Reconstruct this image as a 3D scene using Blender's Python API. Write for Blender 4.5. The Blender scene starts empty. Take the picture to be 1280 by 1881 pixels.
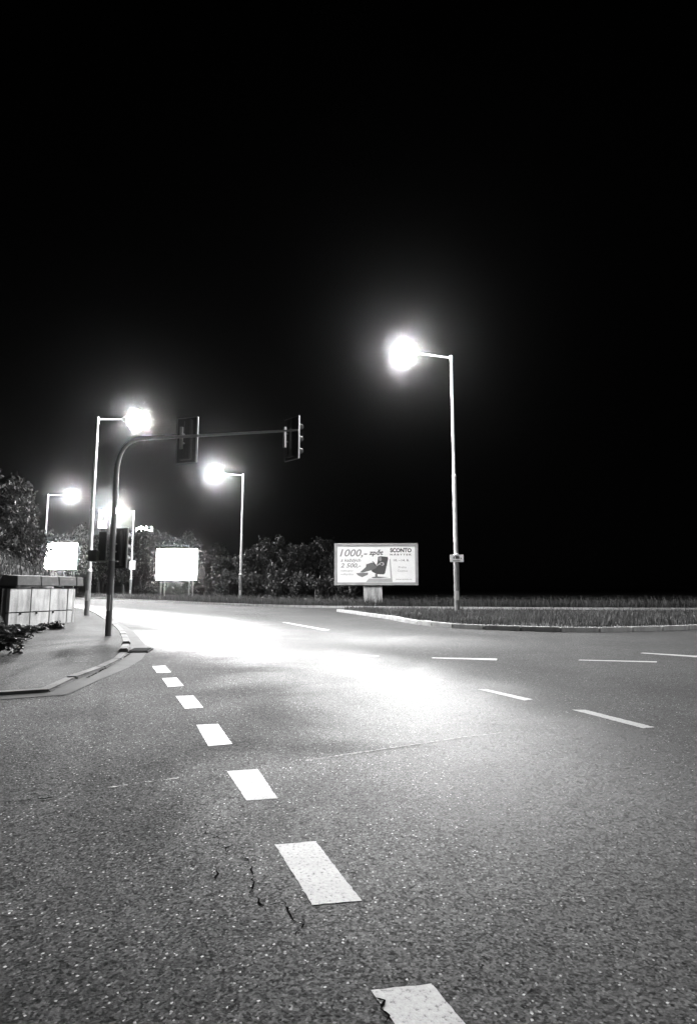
import bpy, bmesh, math, random
import numpy as np
from mathutils import Vector, Matrix

R = math.radians
random.seed(7)
rng = np.random.default_rng(7)
scene = bpy.context.scene
COL = scene.collection

# ------------------------------------------------------------------ camera
F_PX, IMG_W, IMG_H = 1080.0, 1280.0, 1881.0
PITCH = R(7.49)
CAM_H = 1.1
cam_data = bpy.data.cameras.new('camera')
cam_data.sensor_fit = 'VERTICAL'
cam_data.sensor_height = 36.0
cam_data.sensor_width = 24.0
cam_data.lens = 36.0 * F_PX / IMG_H
cam_data.clip_start = 0.05
cam_data.clip_end = 6000
cam = bpy.data.objects.new('camera', cam_data)
cam.location = (0, 0, CAM_H)
cam.rotation_euler = (R(90) + PITCH, 0, 0)
COL.objects.link(cam)
scene.camera = cam

# ------------------------------------------------------------------ night sky and moon
world = bpy.data.worlds.new('World')
scene.world = world
world.use_nodes = True
wn, wl = world.node_tree.nodes, world.node_tree.links
wn.clear()
sky = wn.new('ShaderNodeTexSky')
sky.sky_type = 'NISHITA'
sky.sun_disc = False
sky.sun_elevation = R(25)
sky.sun_rotation = R(200)
bw = wn.new('ShaderNodeRGBToBW')
bg = wn.new('ShaderNodeBackground')
bg.inputs['Strength'].default_value = 0.00006
wo = wn.new('ShaderNodeOutputWorld')
wl.new(sky.outputs[0], bw.inputs[0])
wl.new(bw.outputs[0], bg.inputs[0])
wl.new(bg.outputs[0], wo.inputs[0])
moon = bpy.data.lights.new('moon', 'SUN')
moon.energy = 0.004
moon.angle = R(0.5)
mo = bpy.data.objects.new('moon', moon)
mo.rotation_euler = (R(65), 0, R(-20))
COL.objects.link(mo)

scene.view_settings.view_transform = 'Standard'
scene.view_settings.look = 'None'
scene.view_settings.exposure = 0.0
scene.view_settings.gamma = 1.0
scene.view_settings.use_curve_mapping = False
scene.cycles.max_bounces = 5
scene.cycles.diffuse_bounces = 2
scene.cycles.glossy_bounces = 2
scene.cycles.volume_bounces = 0
scene.cycles.sample_clamp_indirect = 3.0
scene.cycles.sample_clamp_direct = 0.0
scene.cycles.use_denoising = True

LAMP = 540.0           # radiance of a street-lamp globe
HAZE = 0.00024

# ------------------------------------------------------------------ survey helpers
CT, ST = math.cos(PITCH), math.sin(PITCH)
def ray(px, py):
    a, b = (px - IMG_W / 2) / F_PX, (IMG_H / 2 - py) / F_PX
    return Vector((a, CT - b * ST, ST + b * CT))
def G(px, py, z=0.0):
    d = ray(px, py); t = (z - CAM_H) / d.z
    return Vector((d.x * t, d.y * t, z))
def P(px, py, Y):
    d = ray(px, py); t = Y / d.y
    return Vector((d.x * t, Y, CAM_H + d.z * t))

# ------------------------------------------------------------------ mesh helpers
class MB:
    def __init__(s): s.v = []; s.f = []
    def add(s, vs, fs):
        o = len(s.v); s.v += [tuple(v) for v in vs]; s.f += [tuple(i + o for i in f) for f in fs]
    def box(s, c, size, rz=0.0, M=None, taper=1.0):
        hx, hy, hz = size[0] / 2, size[1] / 2, size[2] / 2
        vs = []
        for z, t in ((-hz, 1.0), (hz, taper)):
            for x, y in ((-hx, -hy), (hx, -hy), (hx, hy), (-hx, hy)):
                vs.append(Vector((x * t, y * t, z)))
        rot = M if M is not None else Matrix.Rotation(rz, 3, 'Z')
        s.add([rot @ v + Vector(c) for v in vs],
              [(3, 2, 1, 0), (4, 5, 6, 7), (0, 1, 5, 4), (1, 2, 6, 5), (2, 3, 7, 6), (3, 0, 4, 7)])
    def tube(s, pts, radii, n=14, caps=True):
        pts = [Vector(p) for p in pts]
        if not hasattr(radii, '__len__'): radii = [radii] * len(pts)
        up = Vector((0, 0, 1)); rings = []
        ref = None
        for i, p in enumerate(pts):
            t = (pts[min(i + 1, len(pts) - 1)] - pts[max(i - 1, 0)]).normalized()
            if ref is None:
                ref = t.cross(up)
                if ref.length < 1e-3: ref = Vector((1, 0, 0))
            a = (ref - t * ref.dot(t)).normalized(); ref = a
            b = t.cross(a)
            rings.append([p + (a * math.cos(k * 2 * math.pi / n) + b * math.sin(k * 2 * math.pi / n)) * radii[i] for k in range(n)])
        vs = [v for r in rings for v in r]; fs = []
        for i in range(len(pts) - 1):
            for k in range(n):
                k2 = (k + 1) % n
                fs.append((i * n + k, i * n + k2, (i + 1) * n + k2, (i + 1) * n + k))
        if caps:
            fs.append(tuple(range(n - 1, -1, -1)))
            fs.append(tuple((len(pts) - 1) * n + k for k in range(n)))
        s.add(vs, fs)
    def prism(s, poly, z0, z1):
        n = len(poly)
        s.add([(p[0], p[1], z0) for p in poly] + [(p[0], p[1], z1) for p in poly],
              [tuple(range(n - 1, -1, -1)), tuple(range(n, 2 * n))] + [(k, (k + 1) % n, n + (k + 1) % n, n + k) for k in range(n)])
    def mesh(s, name, m, smooth=False, bevel=0.0):
        me = bpy.data.meshes.new(name)
        me.from_pydata(s.v, [], s.f); me.update()
        if bevel > 0:
            b = bmesh.new(); b.from_mesh(me)
            bmesh.ops.bevel(b, geom=[e for e in b.edges if e.calc_face_angle(0) > 0.5], offset=bevel, segments=2, affect='EDGES', clamp_overlap=True)
            b.to_mesh(me); b.free()
        me.materials.append(m)
        if smooth:
            for p in me.polygons: p.use_smooth = True
            try: me.set_sharp_from_angle(angle=R(40))
            except Exception: pass
        return me
    def build(s, name, m, parent=None, smooth=False, bevel=0.0, loc=None):
        return link(name, s.mesh(name, m, smooth, bevel), parent, loc)

def link(name, me, parent=None, loc=None):
    o = bpy.data.objects.new(name, me); COL.objects.link(o)
    if parent is not None: o.parent = parent
    if loc is not None: o.location = loc
    return o
def empty(name, loc=(0, 0, 0), rz=0.0):
    o = bpy.data.objects.new(name, None); COL.objects.link(o)
    o.location = loc; o.rotation_euler = (0, 0, rz); o.empty_display_size = 0.2
    return o
def tag(o, label, cat, group=None):
    o['label'] = label; o['category'] = cat
    if group: o['group'] = group
    return o
def struct(o): o['kind'] = 'structure'; return o
def stuff(o): o['kind'] = 'stuff'; return o

# ------------------------------------------------------------------ materials (a black and white night: greys only)
def g3(v): return (v, v, v, 1.0)
def new_mat(name):
    m = bpy.data.materials.new(name); m.use_nodes = True
    n, l = m.node_tree.nodes, m.node_tree.links
    return m, n, l, n['Principled BSDF']
def noise(n, l, co, scale, detail=4, rough=0.55, dist=0.0):
    t = n.new('ShaderNodeTexNoise'); t.inputs['Scale'].default_value = scale
    t.inputs['Detail'].default_value = detail; t.inputs['Roughness'].default_value = rough
    t.inputs['Distortion'].default_value = dist
    l.new(co, t.inputs['Vector']); return t
def ramp(n, l, src, stops):
    r = n.new('ShaderNodeValToRGB'); l.new(src, r.inputs[0])
    e = r.color_ramp.elements
    e[0].position, e[0].color = stops[0][0], g3(stops[0][1])
    e[1].position, e[1].color = stops[-1][0], g3(stops[-1][1])
    for p, v in stops[1:-1]:
        k = e.new(p); k.color = g3(v)
    return r
def mul(n, l, a, b, mode='MULTIPLY', fac=1.0):
    x = n.new('ShaderNodeMixRGB'); x.blend_type = mode; x.inputs[0].default_value = fac
    l.new(a, x.inputs[1])
    if hasattr(b, 'links'): l.new(b, x.inputs[2])
    else: x.inputs[2].default_value = g3(b)
    return x
def coords(n, kind='Object'):
    return n.new('ShaderNodeTexCoord').outputs[kind]

def rough_mat(name, c, var=0.25, scale=3.0, rough=0.7, bump=0.2, bscale=40.0, bdist=0.004, metal=0.0, spec=0.5, stain=0.0):
    m, n, l, b = new_mat(name)
    co = coords(n)
    t1 = noise(n, l, co, scale, 6)
    r1 = ramp(n, l, t1.outputs[0], ((0.3, c * (1 - var)), (0.7, c * (1 + var))))
    out = r1.outputs[0]
    if stain > 0:
        mp = n.new('ShaderNodeMapping'); mp.inputs['Scale'].default_value = (2.2, 2.2, 0.35)
        l.new(co, mp.inputs[0])
        t3 = noise(n, l, mp.outputs[0], 2.0, 5, 0.65, 0.4)
        r3 = ramp(n, l, t3.outputs[0], ((0.40, 1.0), (0.68, 1.0 - stain)))
        out = mul(n, l, out, r3.outputs[0]).outputs[0]
    t2 = noise(n, l, co, bscale, 4)
    out = mul(n, l, out, ramp(n, l, t2.outputs[0], ((0.3, 0.85), (0.7, 1.1))).outputs[0]).outputs[0]
    l.new(out, b.inputs['Base Color'])
    rr = ramp(n, l, t1.outputs[0], ((0.2, max(0, rough - 0.1)), (0.8, min(1, rough + 0.1))))
    l.new(rr.outputs[0], b.inputs['Roughness'])
    b.inputs['Metallic'].default_value = metal
    b.inputs['Specular IOR Level'].default_value = spec
    bp = n.new('ShaderNodeBump'); bp.inputs['Strength'].default_value = bump; bp.inputs['Distance'].default_value = bdist
    l.new(t2.outputs[0], bp.inputs['Height']); l.new(bp.outputs[0], b.inputs['Normal'])
    return m

def asphalt_mat(name, lo, hi, rough_lo, rough_hi, stone=95.0, bump=0.9, spec=0.5, track=None, tilt=0.9):
    m, n, l, b = new_mat(name)
    co = coords(n)
    v = n.new('ShaderNodeTexVoronoi'); v.inputs['Scale'].default_value = stone
    l.new(co, v.inputs['Vector'])
    cb = n.new('ShaderNodeRGBToBW'); l.new(v.outputs['Color'], cb.inputs[0])
    stones = ramp(n, l, cb.outputs[0], ((0.15, lo), (0.5, lo + (hi - lo) * 0.13), (0.74, lo + (hi - lo) * 0.3), (0.87, hi), (0.95, min(0.5, hi * 7))))
    # bitumen between the stones
    gap = ramp(n, l, v.outputs['Distance'], ((0.35, 1.0), (0.75, 0.25)))
    c = mul(n, l, stones.outputs[0], gap.outputs[0])
    wear = noise(n, l, co, 0.55, 6, 0.6, 0.6)
    wr = ramp(n, l, wear.outputs[0], ((0.3, 0.55), (0.7, 1.3)))
    oil = noise(n, l, co, 1.7, 3, 0.5, 1.2)
    c = mul(n, l, c.outputs[0], ramp(n, l, oil.outputs[0], ((0.32, 0.45), (0.46, 1.0))).outputs[0])
    c = mul(n, l, c.outputs[0], wr.outputs[0])
    mid = noise(n, l, co, 9.0, 5, 0.7)
    c = mul(n, l, c.outputs[0], ramp(n, l, mid.outputs[0], ((0.3, 0.8), (0.7, 1.2))).outputs[0])
    l.new(c.outputs[0], b.inputs['Base Color'])
    rr = ramp(n, l, wear.outputs[0], ((0.3, rough_hi), (0.7, rough_lo)))
    rough_out = rr.outputs[0]
    for tx, ty, tr, wide, smooth, ya, yb in (track or ()):      # stone polished by tyres, along arcs of traffic
        sep = n.new('ShaderNodeVectorMath'); sep.operation = 'DISTANCE'
        flat_ = n.new('ShaderNodeVectorMath'); flat_.operation = 'MULTIPLY'; flat_.inputs[1].default_value = (1, 1, 0)
        l.new(co, flat_.inputs[0]); l.new(flat_.outputs[0], sep.inputs[0]); sep.inputs[1].default_value = (tx, ty, 0)
        sub = n.new('ShaderNodeMath'); sub.operation = 'SUBTRACT'; l.new(sep.outputs['Value'], sub.inputs[0]); sub.inputs[1].default_value = tr
        wob = n.new('ShaderNodeMath'); wob.operation = 'MULTIPLY_ADD'; wob.inputs[1].default_value = wide * 1.1; l.new(wear.outputs[0], wob.inputs[0]); l.new(sub.outputs[0], wob.inputs[2])
        sh = n.new('ShaderNodeMath'); sh.operation = 'SUBTRACT'; l.new(wob.outputs[0], sh.inputs[0]); sh.inputs[1].default_value = wide * 0.55
        ab = n.new('ShaderNodeMath'); ab.operation = 'ABSOLUTE'; l.new(sh.outputs[0], ab.inputs[0])
        mr = n.new('ShaderNodeMapRange'); mr.interpolation_type = 'SMOOTHSTEP'
        mr.inputs['From Min'].default_value = 0.0; mr.inputs['From Max'].default_value = wide
        mr.inputs['To Min'].default_value = 1.0; mr.inputs['To Max'].default_value = 0.0
        l.new(ab.outputs[0], mr.inputs['Value'])
        sy = n.new('ShaderNodeSeparateXYZ'); l.new(co, sy.inputs[0])
        my = n.new('ShaderNodeMapRange'); my.interpolation_type = 'SMOOTHSTEP'
        my.inputs['From Min'].default_value = ya; my.inputs['From Max'].default_value = yb
        l.new(sy.outputs[1], my.inputs['Value'])
        mm = n.new('ShaderNodeMath'); mm.operation = 'MULTIPLY'; l.new(mr.outputs[0], mm.inputs[0]); l.new(my.outputs[0], mm.inputs[1])
        mxr = n.new('ShaderNodeMixRGB'); l.new(mm.outputs[0], mxr.inputs[0]); l.new(rough_out, mxr.inputs[1]); mxr.inputs[2].default_value = g3(smooth)
        rough_out = mxr.outputs[0]
    l.new(rough_out, b.inputs['Roughness'])
    b.inputs['Specular IOR Level'].default_value = spec
    # every stone lies at its own tilt: facets that catch a lamp or miss it
    geo = n.new('ShaderNodeNewGeometry')
    v2 = n.new('ShaderNodeTexVoronoi'); v2.inputs['Scale'].default_value = stone * 0.42; l.new(co, v2.inputs['Vector'])
    acc = geo.outputs['Normal']
    for vv_, k in ((v, tilt), (v2, tilt * 0.3)):
        sb = n.new('ShaderNodeVectorMath'); sb.operation = 'SUBTRACT'; sb.inputs[1].default_value = (0.5, 0.5, 0.5); l.new(vv_.outputs['Color'], sb.inputs[0])
        ml_ = n.new('ShaderNodeVectorMath'); ml_.operation = 'MULTIPLY'; ml_.inputs[1].default_value = (k, k, 0); l.new(sb.outputs[0], ml_.inputs[0])
        ad = n.new('ShaderNodeVectorMath'); ad.operation = 'ADD'; l.new(acc, ad.inputs[0]); l.new(ml_.outputs[0], ad.inputs[1]); acc = ad.outputs[0]
    nm = n.new('ShaderNodeVectorMath'); nm.operation = 'NORMALIZE'; l.new(acc, nm.inputs[0])
    n1 = noise(n, l, co, stone * 0.3, 5, 0.7)
    b1 = n.new('ShaderNodeBump'); b1.inputs['Strength'].default_value = bump * 0.7; b1.inputs['Distance'].default_value = 0.012
    l.new(n1.outputs[0], b1.inputs['Height']); l.new(nm.outputs[0], b1.inputs['Normal'])
    b2 = b1
    l.new(b2.outputs[0], b.inputs['Normal'])
    return m

def paint_mat(name):
    m, n, l, b = new_mat(name)
    co = coords(n)
    t = noise(n, l, co, 70.0, 5, 0.7)
    t2 = noise(n, l, co, 5.0, 5, 0.6)
    c = mul(n, l, ramp(n, l, t.outputs[0], ((0.33, 0.06), (0.43, 0.34), (0.7, 0.44))).outputs[0],
            ramp(n, l, t2.outputs[0], ((0.3, 0.8), (0.7, 1.05))).outputs[0])
    l.new(c.outputs[0], b.inputs['Base Color'])
    b.inputs['Roughness'].default_value = 0.6
    bp = n.new('ShaderNodeBump'); bp.inputs['Strength'].default_value = 0.5; bp.inputs['Distance'].default_value = 0.005
    l.new(t.outputs[0], bp.inputs['Height']); l.new(bp.outputs[0], b.inputs['Normal'])
    return m
def emit_mat(name, strength, c=1.0):
    m, n, l, b = new_mat(name)
    b.inputs['Base Color'].default_value = g3(0.6)
    b.inputs['Emission Color'].default_value = g3(c)
    b.inputs['Emission Strength'].default_value = strength
    return m
def leaf_mat(name, lo, hi):
    m, n, l, b = new_mat(name)
    at = n.new('ShaderNodeObjectInfo')
    ge = n.new('ShaderNodeNewGeometry')
    r = ramp(n, l, ge.outputs['Random Per Island'], ((0.0, lo), (1.0, hi)))
    l.new(r.outputs[0], b.inputs['Base Color'])
    b.inputs['Roughness'].default_value = 0.55
    tr = n.new('ShaderNodeBsdfTranslucent'); l.new(r.outputs[0], tr.inputs[0])
    mx = n.new('ShaderNodeMixShader'); mx.inputs[0].default_value = 0.3
    l.new(b.outputs[0], mx.inputs[1]); l.new(tr.outputs[0], mx.inputs[2])
    l.new(mx.outputs[0], n['Material Output'].inputs[0])
    return m

M_road = asphalt_mat('asphalt', 0.002, 0.055, 0.86, 0.98, stone=125.0, tilt=0.62, track=((-10.72, 3.90, 11.69, 2.2, 0.53, 0.4, 4.2),
                     (-415 + 0.83 * 7.2, -275 + 0.55 * 7.2 + 0.0, 497.87, 3.6, 0.52, 10.0, 14.0)))
M_walk = asphalt_mat('footway_asphalt', 0.010, 0.075, 0.85, 0.95, 120.0, 0.6, tilt=0.5)
M_paint = paint_mat('road_paint')
M_crack = rough_mat('crack_shadow', 0.006, 0.3, 5, 1.0, spec=0.0)
M_joint = rough_mat('sealed_joint', 0.16, 0.5, 9, 0.6, 0.4, 60)
M_kerb = rough_mat('kerb_concrete', 0.45, 0.25, 2.3, 0.8, 0.4, 60, stain=0.35)
M_kerbd = rough_mat('dirty_kerb_concrete', 0.15, 0.35, 2.3, 0.9, 0.4, 60, stain=0.5)
M_soil = rough_mat('soil', 0.035, 0.4, 1.2, 0.95, 0.8, 12, 0.03)
M_gutter = rough_mat('gutter_concrete', 0.05, 0.4, 3, 0.95, 0.3, 70)
M_grass = leaf_mat('grass_blades', 0.015, 0.085)
M_leaf = leaf_mat('leaves', 0.006, 0.04)
M_leafd = leaf_mat('dark_leaves', 0.006, 0.028)
M_bark = rough_mat('bark', 0.06, 0.4, 12, 0.9, 0.8, 25, 0.02)
M_steel = rough_mat('galvanised_steel', 0.45, 0.15, 4, 0.45, 0.1, 60, 0.001, 0.3)
M_steeld = rough_mat('painted_steel', 0.16, 0.25, 3, 0.5, 0.1, 60, 0.001)
M_dark = rough_mat('dark_plastic', 0.02, 0.3, 5, 0.5)
M_alu = rough_mat('bare_aluminium', 0.5, 0.15, 5, 0.4, 0.1, 60, 0.001, 0.6)
M_conc = rough_mat('wall_concrete', 0.50, 0.18, 2.4, 0.85, 0.5, 45, 0.006, stain=0.55)
M_cope = rough_mat('coping_concrete', 0.09, 0.3, 6, 0.9, 0.5, 50, 0.006)
M_core = rough_mat('joint_shadow', 0.02, 0.3, 6, 0.95, spec=0.1)
M_white = rough_mat('white_sheet', 0.72, 0.06, 3, 0.5, 0.05)
M_poster = rough_mat('poster_paper', 0.78, 0.05, 1.5, 0.6, 0.05)
M_frame = rough_mat('billboard_frame', 0.30, 0.15, 3, 0.5, 0.1)
M_ink = {k: rough_mat('ink_%d' % int(k * 100), k, 0.08, 3, 0.6, 0.02) for k in (0.02, 0.05, 0.12, 0.16, 0.22, 0.36)}
def bulb(k): return emit_mat('lamp_globe_glow', LAMP * k)
M_lit = emit_mat('lit_board', 110.0)
M_litsign = emit_mat('lit_sign', 8.0)
M_house = rough_mat('far_facade', 0.08, 0.2, 0.4, 0.9, 0.1)

# ================================================================== THE SETTING
def sheet(name, poly, z, m, parent=None, sub=0):
    b = bmesh.new()
    vs = [b.verts.new((p[0], p[1], z)) for p in poly]
    f = b.faces.new(vs)
    if f.normal.z < 0 or f.calc_area() == 0: pass
    b.normal_update()
    if b.faces and list(b.faces)[0].normal.z < 0: bmesh.ops.reverse_faces(b, faces=list(b.faces))
    bmesh.ops.triangulate(b, faces=list(b.faces))
    me = bpy.data.meshes.new(name); b.to_mesh(me); b.free(); me.materials.append(m)
    return link(name, me, parent)

def resample(pts, step):
    pts = [Vector((p[0], p[1], 0)) for p in pts]
    # Catmull-Rom smoothing, then even spacing
    dense = []
    for i in range(len(pts) - 1):
        p0, p1, p2, p3 = pts[max(i - 1, 0)], pts[i], pts[i + 1], pts[min(i + 2, len(pts) - 1)]
        for k in range(12):
            t = k / 12.0
            dense.append(0.5 * ((2 * p1) + (p2 - p0) * t + (2 * p0 - 5 * p1 + 4 * p2 - p3) * t * t + (3 * p1 - p0 - 3 * p2 + p3) * t ** 3))
    dense.append(pts[-1])
    out = [dense[0]]; acc = 0.0
    for a, b in zip(dense, dense[1:]):
        d = (b - a).length
        while acc + d >= step:
            a = a + (b - a).normalized() * (step - acc); out.append(a); d = (b - a).length; acc = 0.0
        acc += d
    return out

ground = struct(sheet('ground', [(-1500, -60), (1500, -60), (1500, 3000), (-1500, 3000)], -0.03, M_soil))
road = struct(sheet('road', [(-14, -8), (45, -8), (60, 30), (30, 60), (-20, 95), (-90, 140), (-110, 120), (-60, 80), (-20, 20), (-14, 8)], 0.0, M_road))

# kerb lines: the face towards the carriageway
left_kerb = [(-14, 4.7), (-8, 5.35), (-3.55, 6.3), (-3.35, 7.3), (-3.45, 8.9), (-3.75, 10.2), (-4.1, 11.3), (-4.75, 12.9), (-6.05, 15.9), (-8.1, 20.1), (-11.8, 27.4), (-15.9, 34), (-24, 47), (-40, 72), (-60, 98)]
island_kerb = [(-0.6, 29.5), (0.4, 26.0), (1.5, 21.9), (2.05, 19.2), (2.9, 17.1), (4.15, 16.1), (5.8, 15.35), (7.65, 15.7), (9.8, 16.6), (13, 18.6), (17, 20.6), (24, 22.0), (40, 23.0)]
island_back = [(40, 25.0), (24, 25.0), (14, 25.6), (8, 27.0), (3, 29.2), (0.6, 30.3), (-0.2, 30.3)]
verge_kerb = [(-48, 100), (-27, 66), (-17.5, 54), (-9.6, 43.2), (-5.2, 38.2), (-1.5, 35.4), (3, 34.0), (9, 32.6), (20, 31.2), (55, 30.5)]

kerb_me = MB(); kerb_me.box((0, 0.075, 0.0), (0.985, 0.15, 0.26))
kerb_mesh = kerb_me.mesh('kerb_stone', M_kerb, False, 0.018)
kerb_mesh_d = kerb_me.mesh('kerb_stone', M_kerbd, False, 0.018)
def drop(y):
    t = max(0.0, min(1.0, (11.6 - y) / 1.6)); return 0.10 * t * t * (3 - 2 * t)
def kerb_run(name, pts, inward=1, maxn=60, step=1.0, sink=None, me=None):
    root = struct(empty(name))
    q = resample(pts, step)
    for a, b in list(zip(q, q[1:]))[:maxn]:
        d = b - a; ang = math.atan2(d.y, d.x)
        if inward < 0: ang += math.pi
        o = link('kerb_stone', me or kerb_mesh, root)
        o.location = ((a.x + b.x) / 2, (a.y + b.y) / 2, random.uniform(-0.006, 0.004) - (sink((a.y + b.y) / 2) if sink else 0))
        o.rotation_euler = (random.uniform(-0.012, 0.012), random.uniform(-0.006, 0.006), ang + random.uniform(-0.008, 0.008))
        o.scale = (d.length * random.uniform(0.985, 1.0), 1, 1)
    return q
def offset(q, d):
    out = []
    for i, p in enumerate(q):
        t = (q[min(i + 1, len(q) - 1)] - q[max(i - 1, 0)]).normalized()
        out.append(Vector((p.x - t.y * d, p.y + t.x * d, 0)))
    return out
lq = kerb_run('kerb_of_footway', left_kerb, 1, 120, 1.0, drop, kerb_mesh_d)
iq = kerb_run('kerb_of_island', island_kerb, 1, 70)
ibq = kerb_run('back_kerb_of_island', island_back, 1, 60)
vq = kerb_run('kerb_of_verge', verge_kerb, 1, 130)

# raised surfaces inside the kerbs
lo = offset(lq, 0.149)
footway = struct(sheet('footway', [(p.x, p.y) for p in lo] + [(-75, 98), (-75, 40), (-40, 4.7)], 0.112, M_walk))
for v in footway.data.vertices:
    if v.co.x > -9: v.co.z -= drop(v.co.y)
io, ibo = offset(iq, 0.149), offset(ibq, 0.149)
island = struct(sheet('traffic_island', [(p.x, p.y) for p in io] + [(p.x, p.y) for p in ibo], 0.10, M_soil))
vo = offset(vq, 0.149)
verge = struct(sheet('verge', [(p.x, p.y) for p in vo] + [(300, 30.5), (300, 400), (-48, 400)], 0.10, M_soil))
s = MB(); s.prism([(13.8, -8), (45, -8), (46, 15), (19, 13.6), (15.4, 11.4), (14.2, 8)], -0.05, 0.112)
struct(s.build('corner_footway', M_walk, None, False, 0.02))
# lowered concrete gutter beside the footway
ga, gb = offset(lq[0:34], -0.003), offset(lq[0:34], -0.30)
gut = sheet('gutter', [(p.x, p.y) for p in ga] + [(p.x, p.y) for p in reversed(gb)], 0.005, M_gutter, road)

# ------------------------------------------------------------------ painted dashes, joint and cracks, all lying on the road
def mark(name, quad, z=0.002, m=None, jag=0.0022):
    c = [G(x, y) for x, y in quad]
    pts = []
    for i in range(4):
        a, b = c[i], c[(i + 1) % 4]
        n = max(6, int((b - a).length / 0.02))
        for k in range(n):
            p = a.lerp(b, k / n)
            pts.append((p.x + random.uniform(-jag, jag), p.y + random.uniform(-jag, jag)))
    return sheet(name, pts, z, m or M_paint, road)
for q in (((680, 1820), (793, 1808), (893, 1932), (768, 1944)),
          ((505, 1552), (580, 1546), (664, 1655), (574, 1663)),
          ((417, 1417), (474, 1413), (510, 1467), (453, 1471)),
          ((361, 1332), (401, 1330), (427, 1367), (383, 1371)),
          ((323, 1279), (356, 1278), (374, 1300), (340, 1302)),
          ((298, 1246), (325, 1245), (338, 1260), (309, 1262)),
          ((280, 1224), (304, 1223), (315, 1235), (289, 1236))):
    mark('guide_dash', q)
for q in (((1050, 1304), (1074, 1304), (1201, 1336), (1180, 1338)),
          ((876, 1266), (893, 1266), (979, 1285), (962, 1287)),
          ((750, 1237), (768, 1237), (815, 1250), (799, 1252)),
          ((657, 1216), (675, 1217), (708, 1226), (692, 1227)),
          ((592, 1202), (606, 1202), (629, 1208), (616, 1209)),
          ((493, 1181), (503, 1181), (518, 1185), (508, 1186))):
    mark('lane_dash', q, jag=0.005)
for q in (((618, 1201), (628, 1200), (697, 1205), (690, 1207)),
          ((792, 1209), (795, 1208), (913, 1210), (912, 1213)),
          ((1060, 1213), (1064, 1212), (1206, 1215), (1205, 1217)),
          ((1175, 1200), (1180, 1199), (1300, 1206), (1300, 1209)),
          ((518, 1143), (524, 1143), (606, 1157), (598, 1159)),
          ((268, 1126), (276, 1126), (332, 1138), (322, 1139)),
          ((222, 1132), (238, 1131), (250, 1133), (236, 1134))):
    mark('edge_line', q, jag=0.006)
def ribbon(name, pix, width, z, m, parent=road, wob=0.0):
    p = [G(x, y) for x, y in pix]
    fine = []
    for a, b in zip(p, p[1:]):
        n = max(2, int((b - a).length / 0.018))
        fine += [a.lerp(b, k / n) for k in range(n)]
    fine.append(p[-1])
    L, Rr = [], []
    for i, c in enumerate(fine):
        t = (fine[min(i + 1, len(fine) - 1)] - fine[max(i - 1, 0)]).normalized()
        nrm = Vector((-t.y, t.x, 0))
        c = c + nrm * random.uniform(-wob, wob)
        w = width * random.choice((0.15, 0.4, 0.7, 1.0, 1.5)) if wob else width
        if i in (0, len(fine) - 1): w *= 0.2
        L.append(c + nrm * w / 2); Rr.append(c - nrm * w / 2)
    b = MB(); n = len(L)
    b.add([(v.x, v.y, z) for v in L + Rr], [(i, n + i, n + i + 1, i + 1) for i in range(n - 1)])
    return b.build(name, m, parent)
ribbon('asphalt_joint', ((560, 1398), (600, 1392), (870, 1352), (930, 1346)), 0.013, 0.004, M_joint, wob=0.003)
for x0_, x1_ in ((196, 236), (248, 262), (268, 284), (300, 330), (470, 500)):
    ribbon('asphalt_joint', ((x0_, 1475 - x0_ * 0.138), (x1_, 1475 - x1_ * 0.138)), 0.009, 0.004, M_joint, wob=0.004)
ribbon('crack', ((374, 1508), (382, 1524), (378, 1532), (398, 1538), (412, 1560), (418, 1572)), 0.0065, 0.0025, M_crack, wob=0.009)
ribbon('crack', ((440, 1570), (458, 1582), (466, 1612), (462, 1640), (484, 1668), (494, 1675)), 0.0065, 0.0025, M_crack, wob=0.009)
ribbon('crack', ((492, 1664), (520, 1656), (540, 1690), (556, 1700), (540, 1722)), 0.006, 0.0025, M_crack, wob=0.007)
ribbon('crack', ((690, 1836), (706, 1840), (700, 1856), (716, 1868), (704, 1890)), 0.007, 0.004, M_crack, wob=0.004)
ribbon('crack', ((395, 1590), (400, 1606), (396, 1618)), 0.006, 0.0025, M_crack, wob=0.006)
ribbon('crack', ((412, 1560), (430, 1552), (452, 1560)), 0.006, 0.0025, M_crack, wob=0.006)
ribbon('crack', ((160, 1246), (180, 1236), (206, 1221), (230, 1207), (244, 1198)), 0.03, 0.007, M_crack, wob=0.012)
ribbon('crack', ((-20, 1478), (60, 1471), (100, 1466)), 0.012, 0.0055, M_crack, wob=0.006)

# ------------------------------------------------------------------ left embankment (rises behind the footway and the wall)
WA, WB = Vector((-8.95, 15.55, 0)), Vector((-8.36, 18.0, 0))
def seg_d(x, y, line):
    best = 1e9; sgn = 1
    for a, b in zip(line, line[1:]):
        dx, dy = b[0] - a[0], b[1] - a[1]
        t = max(0, min(1, ((x - a[0]) * dx + (y - a[1]) * dy) / (dx * dx + dy * dy)))
        qx, qy = a[0] + dx * t, a[1] + dy * t
        d = math.hypot(x - qx, y - qy)
        if d < best:
            best = d; sgn = 1 if dx * (y - a[1]) - dy * (x - a[0]) > 0 else -1
    return best * sgn
foot_line = [(-9.3, 13.0), (-8.75, 18.3), (-10.6, 20.2), (-14.2, 26.3), (-18.6, 33.6), (-27, 47), (-43, 72), (-64, 100)]
def bank_h(x, y):
    d = seg_d(x, y, foot_line)
    if d <= 0: return -0.3
    s = max(0.0, min(1.0, (24.0 - y) / 3.0)); s = s * s * (3 - 2 * s)
    h = 0.08 + s * 1.12 * min(1, d / 0.15) + min(0.6 * d, 3.4 + 0.03 * d)
    return h + 0.12 * math.sin(x * 1.3 + y * 0.7) * min(1, d)
b = MB()
nx, ny = 90, 150
xs = np.linspace(-60, -8.2, nx); ys = np.concatenate([np.linspace(13.6, 40, 90), np.linspace(41, 110, ny - 90)])
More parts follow.
